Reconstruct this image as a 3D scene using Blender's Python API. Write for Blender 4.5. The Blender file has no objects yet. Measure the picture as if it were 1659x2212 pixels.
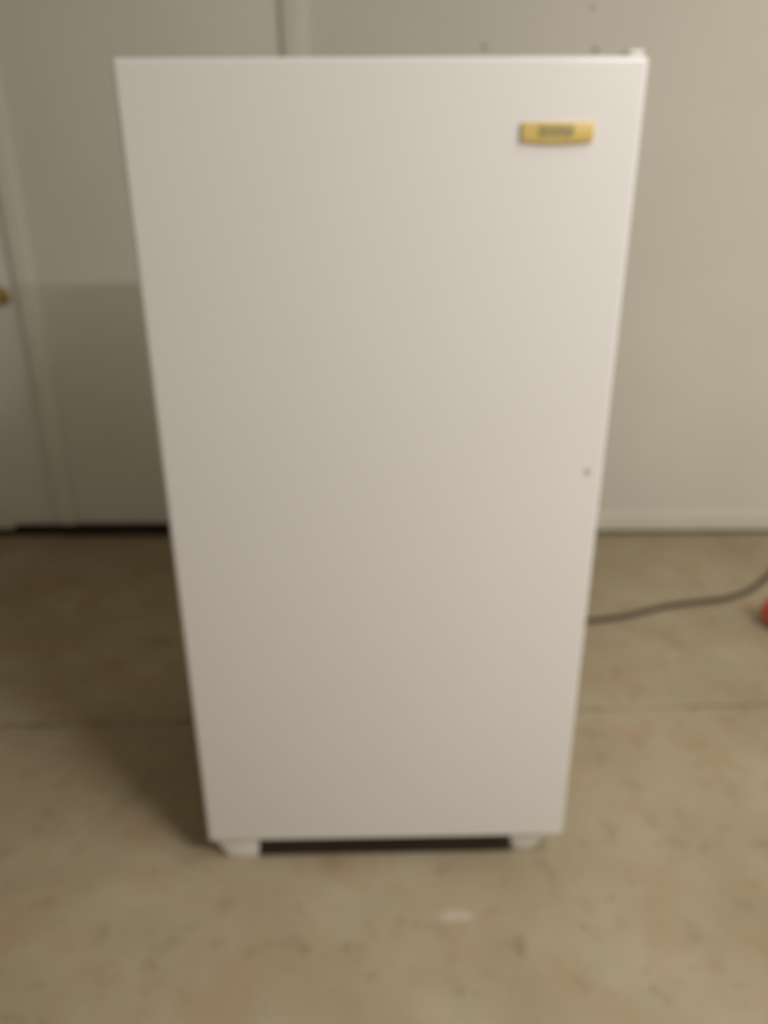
import bpy, bmesh, math, random
from mathutils import Vector, Matrix
random.seed(4)
sc = bpy.context.scene
C = sc.collection

# ---------------------------------------------------------------- camera
cam_d = bpy.data.cameras.new('camera')
cam = bpy.data.objects.new('camera', cam_d); C.objects.link(cam)
H, PITCH, ROLL = 1.32744, 0.417264, -0.005850
F_ = Vector((0, math.cos(PITCH), -math.sin(PITCH))); R_ = Vector((1, 0, 0)); U_ = R_.cross(F_)
c_, s_ = math.cos(ROLL), math.sin(ROLL)
R2 = c_ * R_ + s_ * U_; U2 = -s_ * R_ + c_ * U_
m = Matrix((R2, U2, -F_)).transposed().to_4x4(); m.translation = (0, 0, H)
cam.matrix_world = m
cam_d.sensor_fit = 'VERTICAL'; cam_d.sensor_height = 36.0
cam_d.lens = 1725.0 / 2212.0 * 36.0
cam_d.clip_start = 0.02
cam_d.dof.use_dof = True                      # the photograph is focused far too near
cam_d.dof.focus_distance = 0.32
cam_d.dof.aperture_fstop = 5.5
sc.camera = cam

# ---------------------------------------------------------------- light
w = bpy.data.worlds.new('world'); sc.world = w; w.use_nodes = True
bg = w.node_tree.nodes['Background']
bg.inputs['Color'].default_value = (1.0, 0.91, 0.81, 1); bg.inputs['Strength'].default_value = 0.37
ld = bpy.data.lights.new('tube_and_fill_light', 'AREA'); ld.shape = 'RECTANGLE'; ld.size = 1.6; ld.size_y = 0.12
ld.energy = 92; ld.color = (1.0, 0.965, 0.92)
lo = bpy.data.objects.new('tube_and_fill_light', ld); C.objects.link(lo); lo.location = (2.35, -0.90, 3.035)
ld2 = bpy.data.lights.new('tube_and_fill_light', 'AREA'); ld2.shape = 'RECTANGLE'; ld2.size = 0.30; ld2.size_y = 1.6  # added fill light: softens the freezer's wall shadow and evens its door
ld2.energy = 34; ld2.color = (1.0, 0.965, 0.92)
lo2 = bpy.data.objects.new('tube_and_fill_light', ld2); C.objects.link(lo2); lo2.location = (1.35, 0.20, 3.035)
sc.view_settings.view_transform = 'Standard'; sc.view_settings.look = 'None'
sc.view_settings.gamma = 1.0; sc.view_settings.use_curve_mapping = False
sc.view_settings.exposure = 0.08

# ---------------------------------------------------------------- helpers
def new_mat(name, col, rough=0.5, metal=0.0):
    M = bpy.data.materials.new(name); M.use_nodes = True
    b = M.node_tree.nodes['Principled BSDF']
    b.inputs['Base Color'].default_value = (*col, 1); b.inputs['Roughness'].default_value = rough
    b.inputs['Metallic'].default_value = metal
    return M, M.node_tree, b
def mottled(name, c1, c2, scale, rough=0.5, detail=4, bump=0.0, bscale=60, metal=0.0):
    M, nt, b = new_mat(name, c1, rough, metal)
    tc = nt.nodes.new('ShaderNodeTexCoord'); n = nt.nodes.new('ShaderNodeTexNoise')
    n.inputs['Scale'].default_value = scale; n.inputs['Detail'].default_value = detail
    r = nt.nodes.new('ShaderNodeValToRGB')
    r.color_ramp.elements[0].position = .35; r.color_ramp.elements[0].color = (*c1, 1)
    r.color_ramp.elements[1].position = .65; r.color_ramp.elements[1].color = (*c2, 1)
    nt.links.new(tc.outputs['Object'], n.inputs['Vector']); nt.links.new(n.outputs['Fac'], r.inputs['Fac'])
    nt.links.new(r.outputs['Color'], b.inputs['Base Color'])
    if bump:
        n2 = nt.nodes.new('ShaderNodeTexNoise'); n2.inputs['Scale'].default_value = bscale
        n2.inputs['Detail'].default_value = 3
        bp = nt.nodes.new('ShaderNodeBump'); bp.inputs['Strength'].default_value = bump
        bp.inputs['Distance'].default_value = .002
        nt.links.new(tc.outputs['Object'], n2.inputs['Vector']); nt.links.new(n2.outputs['Fac'], bp.inputs['Height'])
        nt.links.new(bp.outputs['Normal'], b.inputs['Normal'])
    return M
def box(bm, x0, x1, y0, y1, z0, z1, bevel=0, seg=3):
    r = bmesh.ops.create_cube(bm, size=1)
    vs = r['verts']
    for v in vs:
        v.co = Vector(((x0 + x1) / 2 + v.co.x * (x1 - x0), (y0 + y1) / 2 + v.co.y * (y1 - y0), (z0 + z1) / 2 + v.co.z * (z1 - z0)))
    if bevel:
        es = list({e for v in vs for e in v.link_edges})
        bmesh.ops.bevel(bm, geom=es, offset=bevel, segments=seg, profile=.5, affect='EDGES')
def prism(bm, pts, y0, y1, bevel=0):
    a = [bm.verts.new((x, y0, z)) for x, z in pts]; b = [bm.verts.new((x, y1, z)) for x, z in pts]
    n = len(pts)
    bm.faces.new(a); bm.faces.new(b[::-1])
    for i in range(n): bm.faces.new((a[i], b[i], b[(i + 1) % n], a[(i + 1) % n]))
    bmesh.ops.recalc_face_normals(bm, faces=bm.faces[:])
    if bevel: bmesh.ops.bevel(bm, geom=bm.edges[:], offset=bevel, segments=2, profile=.5, affect='EDGES')
def lathe(bm, prof, origin, axis='-Y', n=32):
    rings = []
    for (r, h) in prof:
        ring = []
        for i in range(n):
            a = 2 * math.pi * i / n; u, v = r * math.cos(a), r * math.sin(a)
            if axis == '-Y': p = (u, -h, v)
            else: p = (u, v, h)
            ring.append(bm.verts.new(Vector(origin) + Vector(p)))
        rings.append(ring)
    for A, B in zip(rings, rings[1:]):
        for i in range(n): bm.faces.new((A[i], A[(i + 1) % n], B[(i + 1) % n], B[i]))
    bm.faces.new(rings[0]); bm.faces.new(rings[-1][::-1])
    bmesh.ops.recalc_face_normals(bm, faces=bm.faces[:])
def obj(name, bm, mat, parent=None, smooth=True):
    me = bpy.data.meshes.new(name); bm.to_mesh(me); bm.free(); me.materials.append(mat)
    if smooth:
        for p in me.polygons: p.use_smooth = True
        me.set_sharp_from_angle(angle=math.radians(35))
    o = bpy.data.objects.new(name, me); C.objects.link(o)
    if parent: o.parent = parent
    return o
def bx(name, mat, dims, parent=None, bevel=0, seg=3):
    bm = bmesh.new(); box(bm, *dims, bevel=bevel, seg=seg); return obj(name, bm, mat, parent)
def empty(name, loc, rz=0):
    e = bpy.data.objects.new(name, None); C.objects.link(e); e.location = loc; e.rotation_euler = (0, 0, rz)
    e.empty_display_size = .1; return e
def thing(o, label, cat, group=None):
    o['label'] = label; o['category'] = cat
    if group: o['group'] = group
def struct(o, label=None):
    o['kind'] = 'structure'
    if label: o['label'] = label
def tube(name, pts, r, mat, parent=None, n=10, res=12):
    P = [Vector(p) for p in pts]; path = []
    for i in range(len(P) - 1):
        p0 = P[max(i - 1, 0)]; p1 = P[i]; p2 = P[i + 1]; p3 = P[min(i + 2, len(P) - 1)]
        for k in range(res):
            t = k / res
            path.append(.5 * (2 * p1 + (p2 - p0) * t + (2 * p0 - 5 * p1 + 4 * p2 - p3) * t * t + (3 * p1 - p0 - 3 * p2 + p3) * t ** 3))
    path.append(P[-1])
    bm = bmesh.new(); rings = []
    for i, p in enumerate(path):
        T = (path[min(i + 1, len(path) - 1)] - path[max(i - 1, 0)]).normalized()
        up = Vector((0, 0, 1)) if abs(T.z) < .95 else Vector((0, 1, 0))
        A = T.cross(up).normalized(); B = A.cross(T)
        rings.append([bm.verts.new(p + r * (A * math.cos(2 * math.pi * k / n) + B * math.sin(2 * math.pi * k / n))) for k in range(n)])
    for A, B in zip(rings, rings[1:]):
        for i in range(n): bm.faces.new((A[i], A[(i + 1) % n], B[(i + 1) % n], B[i]))
    bm.faces.new(rings[0]); bm.faces.new(rings[-1][::-1])
    bmesh.ops.recalc_face_normals(bm, faces=bm.faces[:])
    return obj(name, bm, mat, parent)

# ---------------------------------------------------------------- materials
WALL = mottled('painted_wallboard', (.70, .675, .60), (.735, .71, .635), 2.2, .75, 5, bump=.25, bscale=120)
TRIM = mottled('painted_trim', (.68, .66, .585), (.72, .695, .62), 5, .6)
BASE = mottled('worn_baseboard_paint', (.55, .52, .44), (.60, .565, .48), 5, .7)
DOORP = mottled('painted_door', (.68, .67, .60), (.72, .70, .635), 3, .6)
CEIL = mottled('ceiling_paint', (.62, .60, .55), (.66, .64, .58), 3, .85)
SILL = mottled('dark_sill_timber', (.045, .030, .016), (.085, .058, .032), 9, .8)
ENAMEL = mottled('white_enamel', (.775, .757, .748), (.79, .772, .762), 1.6, .33)
CAB = mottled('white_cabinet_enamel', (.80, .785, .75), (.82, .80, .765), 1.6, .45)
CAPW = mottled('white_plastic', (.86, .84, .80), (.88, .86, .82), 9, .45)
FOOTM = mottled('off_white_foot_cover', (.72, .69, .64), (.76, .73, .68), 9, .5)
GASK = mottled('grey_gasket', (.30, .29, .27), (.34, .33, .31), 12, .7)
DARK = mottled('black_grille', (.026, .012, .005), (.036, .018, .008), 14, .8)
GOLD = mottled('gold_badge', (.74, .56, .18), (.78, .60, .22), 25, .42)
GREY = mottled('grey_print', (.34, .32, .17), (.40, .37, .21), 25, .6)
PLUG = mottled('grey_plug', (.46, .45, .41), (.52, .51, .47), 30, .6)
CORDM = mottled('brown_black_cord', (.050, .030, .011), (.070, .045, .018), 20, .6)
REDM = mottled('red_rubber', (.60, .085, .045), (.66, .10, .055), 8, .55)
BRASS = mottled('brass', (.40, .29, .11), (.47, .34, .14), 20, .45, metal=.7)
NAIL = mottled('tarnished_screw', (.19, .165, .12), (.24, .21, .16), 60, .7)
BLACK = mottled('gap_shade_black', (.018, .007, .004), (.028, .011, .006), 14, .9)  # near-black carries the shade of the gap under the wall panels
COMP = mottled('black_steel', (.02, .02, .02), (.035, .035, .035), 15, .5)

def concrete():
    M, nt, b = new_mat('tan_concrete', (.3, .22, .12), .8)
    N, L = nt.nodes.new, nt.links.new
    g = N('ShaderNodeNewGeometry')
    def noise(scale, detail, off=(0, 0, 0), rough=.55):
        mp = N('ShaderNodeMapping'); mp.inputs['Location'].default_value = off
        L(g.outputs['Position'], mp.inputs['Vector'])
        n = N('ShaderNodeTexNoise'); n.inputs['Scale'].default_value = scale; n.inputs['Detail'].default_value = detail
        n.inputs['Roughness'].default_value = rough; L(mp.outputs['Vector'], n.inputs['Vector']); return n
    def ramp(n, p0, c0, p1, c1):
        r = N('ShaderNodeValToRGB'); e = r.color_ramp.elements
        e[0].position = p0; e[0].color = (*c0, 1); e[1].position = p1; e[1].color = (*c1, 1)
        L(n.outputs['Fac'], r.inputs['Fac']); return r
    def mix(kind, fac, a, bb):
        m_ = N('ShaderNodeMix'); m_.data_type = 'RGBA'; m_.blend_type = kind
        if hasattr(fac, 'links'): L(fac, m_.inputs[0])
        else: m_.inputs[0].default_value = fac
        for s, v in ((6, a), (7, bb)):
            if hasattr(v, 'links'): L(v, m_.inputs[s])
            else: m_.inputs[s].default_value = (*v, 1)
        return m_.outputs[2]
    base = ramp(noise(3.2, 6), .36, (.325, .265, .165), .66, (.41, .35, .24)).outputs['Color']
    tint = ramp(noise(7.5, 4, (3, 1, 0)), .50, (0, 0, 0), .66, (1, 1, 1)).outputs['Color']
    base = mix('MIX', tint, base, (.365, .278, .175))
    green = ramp(noise(6.0, 4, (7, 5, 2)), .54, (0, 0, 0), .70, (.8, .8, .8)).outputs['Color']
    base = mix('MIX', green, base, (.35, .31, .20))
    spots = ramp(noise(22, 3, (1, 9, 4), .5), .60, (1, 1, 1), .74, (.78, .76, .70)).outputs['Color']
    base = mix('MULTIPLY', 1.0, base, spots)
    blot = ramp(noise(11, 4, (5, 2, 8), .6), .57, (1, 1, 1), .72, (.84, .82, .78)).outputs['Color']
    base = mix('MULTIPLY', 1.0, base, blot)
    # a small smear of pale paint on the slab in front of the freezer
    mp = N('ShaderNodeMapping'); mp.vector_type = 'POINT'
    mp.inputs['Location'].default_value = (-.133, -1.085, 0)
    L(g.outputs['Position'], mp.inputs['Vector'])
    sx = N('ShaderNodeVectorMath'); sx.operation = 'MULTIPLY'; sx.inputs[1].default_value = (1 / .046, 1 / .018, 0)
    L(mp.outputs['Vector'], sx.inputs[0])
    ln = N('ShaderNodeVectorMath'); ln.operation = 'LENGTH'; L(sx.outputs['Vector'], ln.inputs[0])
    ad = N('ShaderNodeMath'); ad.operation = 'ADD'; L(ln.outputs['Value'], ad.inputs[0])
    nn = noise(60, 3); sb = N('ShaderNodeMath'); sb.operation = 'MULTIPLY'; sb.inputs[1].default_value = .9
    L(nn.outputs['Fac'], sb.inputs[0]); L(sb.outputs[0], ad.inputs[1])
    mr = N('ShaderNodeMapRange'); mr.inputs['From Min'].default_value = .9; mr.inputs['From Max'].default_value = 1.4
    mr.inputs['To Min'].default_value = .6; mr.inputs['To Max'].default_value = 0
    L(ad.outputs[0], mr.inputs['Value'])
    base = mix('MIX', mr.outputs[0], base, (.52, .46, .38))
    L(base, b.inputs['Base Color'])
    bp = N('ShaderNodeBump'); bp.inputs['Strength'].default_value = .3; bp.inputs['Distance'].default_value = .002
    L(noise(45, 4).outputs['Fac'], bp.inputs['Height']); L(bp.outputs['Normal'], b.inputs['Normal'])
    return M
CONC = concrete()
JOINT = mottled('dirt_in_joint', (.14, .105, .06), (.20, .15, .09), 30, .9)

# ---------------------------------------------------------------- room shell
XL, XR, YF, YB, ZC = -3.2, 4.4, -3.8, 2.80, 3.10
WY = lambda x: 2.7750 - .0024 * x            # face of the back wall
floor = bx('floor', JOINT, (XL, XR, YF, YB + .15, -.12, -.006)); struct(floor, 'tan concrete garage floor with a control joint')
def slab(front):
    bm = bmesh.new(); n = 150; jw = .0028
    a, b = [], []
    for i in range(n + 1):
        x = XL + (XR - XL) * i / n
        yj = 1.688 + .036 * x + (-jw if front else jw) + random.uniform(-.0018, .0018) + random.choice((0, 0, 0, 0, -.005 if front else .005))
        yo = YF if front else YB + .15
        a.append((x, yj)); b.append((x, yo))
    T = [[bm.verts.new((x, y, z)) for x, y in l] for l, z in ((a, -.001), (b, 0), (a, -.0059), (b, -.0059), ([(x, y - .004 if front else y + .004) for x, y in a], 0))]
    aT, bT, aB, bB, aI = T
    for i in range(n):
        bm.faces.new((aI[i], aI[i + 1], bT[i + 1], bT[i])); bm.faces.new((aT[i], aT[i + 1], aI[i + 1], aI[i]))
        bm.faces.new((aB[i], aB[i + 1], aT[i + 1], aT[i]))
    bmesh.ops.recalc_face_normals(bm, faces=bm.faces[:])
    for f in bm.faces:
        if f.normal.z < -.5: f.normal_flip()
    return obj('concrete_slab', bm, CONC, floor, smooth=False)
slab(True); slab(False)

wall = bx('wall_back', SILL, (XL, XR, YB, YB + .12, -.0055, ZC)); struct(wall, 'off-white painted garage back wall with gap shade coloured in at its foot')
bx('gap_shade_strip', BLACK, (-1.238, -.262, 2.781, 2.7995, -.0005, .062), wall, .001, 1)  # strips fill the gap below the wall, its shade put into their colour
bx('gap_shade_strip', BLACK, (XL, -1.238, 2.7895, 2.7995, -.0005, .062), wall, .001, 1)
def panel(x0, x1, z0, z1, name='wall_panel', mat=WALL, par=wall, proud=0.0, bev=.002):
    bm = bmesh.new()
    pts = [(x0, WY(x0) - proud), (x1, WY(x1) - proud), (x1, YB + .001), (x0, YB + .001)]
    lo_ = [bm.verts.new((x, y, z0)) for x, y in pts]; hi = [bm.verts.new((x, y, z1)) for x, y in pts]
    bm.faces.new(lo_); bm.faces.new(hi[::-1])
    for i in range(4): bm.faces.new((lo_[i], hi[i], hi[(i + 1) % 4], lo_[(i + 1) % 4]))
    bmesh.ops.recalc_face_normals(bm, faces=bm.faces[:])
    if bev: bmesh.ops.bevel(bm, geom=bm.edges[:], offset=bev, segments=2, profile=.5, affect='EDGES')
    return obj(name, bm, mat, par)
panel(-1.180, -.262, .057, ZC)
panel(-.258, XR, .024, ZC)
panel(XL, -2.12, .057, ZC)
panel(-2.12, -1.18, 2.06, ZC)
for (x, z, r) in ((.628, 1.731, .0055), (.648, 1.622, .0075), (.310, 1.632, .006)):
    bm = bmesh.new(); lathe(bm, [(r, -.0035), (r, .0012), (r * .7, .002)], (x, WY(x), z), n=16)
    obj('screw_head', bm, NAIL, wall)
bat = panel(-.297, -.226, .057, ZC, 'trim_1', TRIM, None, proud=.017, bev=.003); struct(bat, 'upright off-white batten covering the wallboard seam')
bm = bmesh.new()
x0, x1 = -.226, XR
prof = [(0.0, .019), (.007, .019), (.007, .080), (.004, .088), (0.0, .091)]
A = [bm.verts.new((x0, WY(x0) - d, z)) for d, z in prof]; B = [bm.verts.new((x1, WY(x1) - d, z)) for d, z in prof]
bm.faces.new(A); bm.faces.new(B[::-1])
for i in range(len(prof)): bm.faces.new((A[i], B[i], B[(i + 1) % 5], A[(i + 1) % 5]))
bmesh.ops.recalc_face_normals(bm, faces=bm.faces[:])
bb = obj('baseboard_back', bm, BASE, None); struct(bb, 'low off-white baseboard right of the freezer')

door = empty('door_1', (-1.66, WY(-1.66), 0)); struct(door, 'off-white flush door at the left edge')
def dchild(o): o.parent = door; o.matrix_parent_inverse = Matrix.Translation(door.location).inverted(); return o
bm = bmesh.new(); prism(bm, [(-2.06, .030), (-1.428, .030), (-1.412, .050), (-1.242, .050), (-1.242, 2.0), (-2.06, 2.0)], 2.788, 2.7995, .0015)
leaf = dchild(obj('door_leaf', bm, DOORP))
dchild(panel(-1.2365, -1.172, .057, 2.065, 'casing', TRIM, None, proud=.013, bev=.004))
dchild(panel(-2.13, -2.066, .053, 2.065, 'casing', TRIM, None, proud=.013, bev=.004))
dchild(panel(-2.066, -1.2365, 2.005, 2.065, 'casing', TRIM, None, proud=.013, bev=.004))
bm = bmesh.new(); lathe(bm, [(.031, -.001), (.031, .004), (.026, .008), (.012, .010), (.011, .035), (.020, .043), (.0275, .055), (.029, .066), (.026, .076), (.016, .082), (.004, .083)], (-1.300, 2.788, .905))
k = dchild(obj('door_knob', bm, BRASS)); k['label'] = 'round brass door knob'

for nm, dims in (('wall_left', (XL - .1, XL, YF, YB + .12, -.12, ZC)), ('wall_right', (XR, XR + .1, YF, YB + .12, -.12, ZC))):
    struct(bx(nm, WALL, dims))
struct(bx('ceiling', CEIL, (XL - .1, XR + .1, YF, YB + .12, ZC, ZC + .1)))

# ceiling lamp over the photographer's right shoulder, plus an added fill fixture
def fixture(loc, rz, label):
    lamp = empty('ceiling_light', loc, rz); thing(lamp, label, 'ceiling light', 'tube fixtures on the ceiling')
    bx('housing', CAPW, (-.84, .84, -.08, .08, .0, .05), lamp, .006)
    for s in (-1, 1):
        bx('socket', CAPW, (s * .825 - .012, s * .825 + .012, -.045, .045, -.030, .0), lamp, .003)
fixture((2.35, -.90, 3.05), 0, 'white tube fixture on the ceiling running parallel to the back wall')
fixture((1.35, .20, 3.05), math.pi / 2, 'added white fill fixture on the ceiling running towards the back wall')  # unseen body for the added fill light

# ---------------------------------------------------------------- freezer
Z0, Z1, HW = .0598, 1.4514, .360
fr = empty('upright_freezer', (0.00011, 1.21592, 0), .017537)
thing(fr, 'tall white upright freezer with small gold badge standing on the concrete floor', 'freezer')
bm = bmesh.new(); box(bm, -HW, HW, 0, .058, Z0, Z1, bevel=.008, seg=4)
fd = obj('door', bm, ENAMEL, fr)
bx('gasket', GASK, (-HW + .014, HW - .014, .0575, .0705, Z0 + .016, Z1 - .016), fr, .003)
bx('cabinet', CAB, (-HW + .004, HW - .004, .070, .690, Z0, Z1 - .006), fr, .007, 4)
# badge with its worn lettering
bx0, bx1, bz0, bz1 = BADGE = (.1923, .2923, 1.3478, 1.3712)
bm = bmesh.new()
n = 24; ptsl = []
for i in range(n + 1):
    t = i / n; ptsl.append((bx0 + (bx1 - bx0) * t, bz0 - .0030 * math.sin(math.pi * t)))
ptsl += [(bx1, bz1), (bx0, bz1)]
prism(bm, ptsl, -.0045, .0006, .0008)
bd = obj('badge', bm, GOLD, fd); bd['label'] = 'small gold-coloured name plate with worn grey lettering'
bm = bmesh.new()
gx = bx0 + .0245
for i, wd in enumerate((.0065, .0050, .0070, .0050, .0060, .0055)):   # worn, unreadable raised marks
    z0_, z1_ = 1.3525, 1.3670
    box(bm, gx, gx + .0022, -.0055, -.0040, z0_, z1_)
    box(bm, gx + wd - .0022, gx + wd, -.0055, -.0040, z0_ + (.003 if i % 2 else 0), z1_)
    box(bm, gx, gx + wd, -.0054, -.0041, z1_ - .0026, z1_)
    if i % 2 == 0: box(bm, gx, gx + wd, -.0054, -.0041, z0_ + .005, z0_ + .0075)
    gx += wd + .0024
lt = obj('lettering', bm, GREY, bd, smooth=False); lt['kind'] = 'stuff'
bm = bmesh.new(); lathe(bm, [(.0052, -.001), (.0052, .0010), (.0040, .0018), (.0015, .0019)], (.3343, 0, .8567), n=20)
lk = obj('screw_cap', bm, PLUG, fd); lk['label'] = 'small grey cap near the right edge of the door'
# top hinge: flat plate with a raised pin cover on the right corner
hg = bx('hinge', CAPW, (.293, .3555, .020, .120, Z1 - .0065, Z1 + .0012), fr, .0012, 2)
bx('hinge_cover', CAPW, (.3335, .3560, .012, .080, Z1 + .0005, Z1 + .0078), hg, .004, 3)
bm = bmesh.new(); lathe(bm, [(.0055, 0), (.0055, .0008), (.003, .0012)], (.300, .060, Z1 + .0012), axis='Z', n=16)
obj('screw', bm, CAPW, hg)
# front feet covers
bm = bmesh.new(); prism(bm, [(-.352, Z0 + .004), (-.352, .050), (-.334, .020), (-.326, .0), (-.268, .0), (-.262, .020), (-.262, Z0 + .004)], .016, .075, .003)
obj('foot_cover', bm, FOOTM, fr)
bm = bmesh.new(); prism(bm, [(.340, Z0 + .004), (.338, .046), (.318, .018), (.300, .0), (.272, .0), (.258, .024), (.258, Z0 + .004)], .022, .075, .003)
obj('foot_cover', bm, FOOTM, fr)
bx('kick_grille', DARK, (-.264, .260, .022, .036, .002, Z0 + .004), fr, .002, 2)
for i in range(4):
    bx('slat', DARK, (-.257, .253, .016, .023, .006 + i * .0130, .012 + i * .0130), fr, .0015, 1)
for sx in (-1, 1):
    bm = bmesh.new(); lathe(bm, [(.022, 0), (.022, .010), (.009, .014), (.009, Z0 + .002)], (sx * .31, .64, 0), axis='Z', n=20)
    obj('rear_foot', bm, COMP, fr)
    bx('side_rail', COMP, (sx * .345 - .008, sx * .345 + .008, .12, .66, .020, Z0 + .002), fr, .002, 1)
bx('back_panel', COMP, (-.33, .33, .688, .696, .10, 1.40), fr, .003, 2)

# ---------------------------------------------------------------- cord and ball
cz = .0080
cord = tube('extension_cord', [(-.10, 2.20, cz), (.25, 2.13, cz), (.46, 2.115, cz), (.634, 2.134, cz), (.756, 2.160, cz), (.923, 2.224, cz), (1.102, 2.263, cz), (1.218, 2.322, cz), (1.320, 2.417, cz), (1.50, 2.60, cz), (1.80, 2.70, cz)], .0080, CORDM)
thing(cord, 'dark brown electric cord lying on the concrete floor right of the freezer', 'cord')
bm = bmesh.new(); bmesh.ops.create_uvsphere(bm, u_segments=32, v_segments=20, radius=.052)
ball = obj('red_ball', bm, REDM); ball.location = (1.209, 2.105, .052)
thing(ball, 'red rounded ball on the floor at the right edge, by the cord', 'ball')
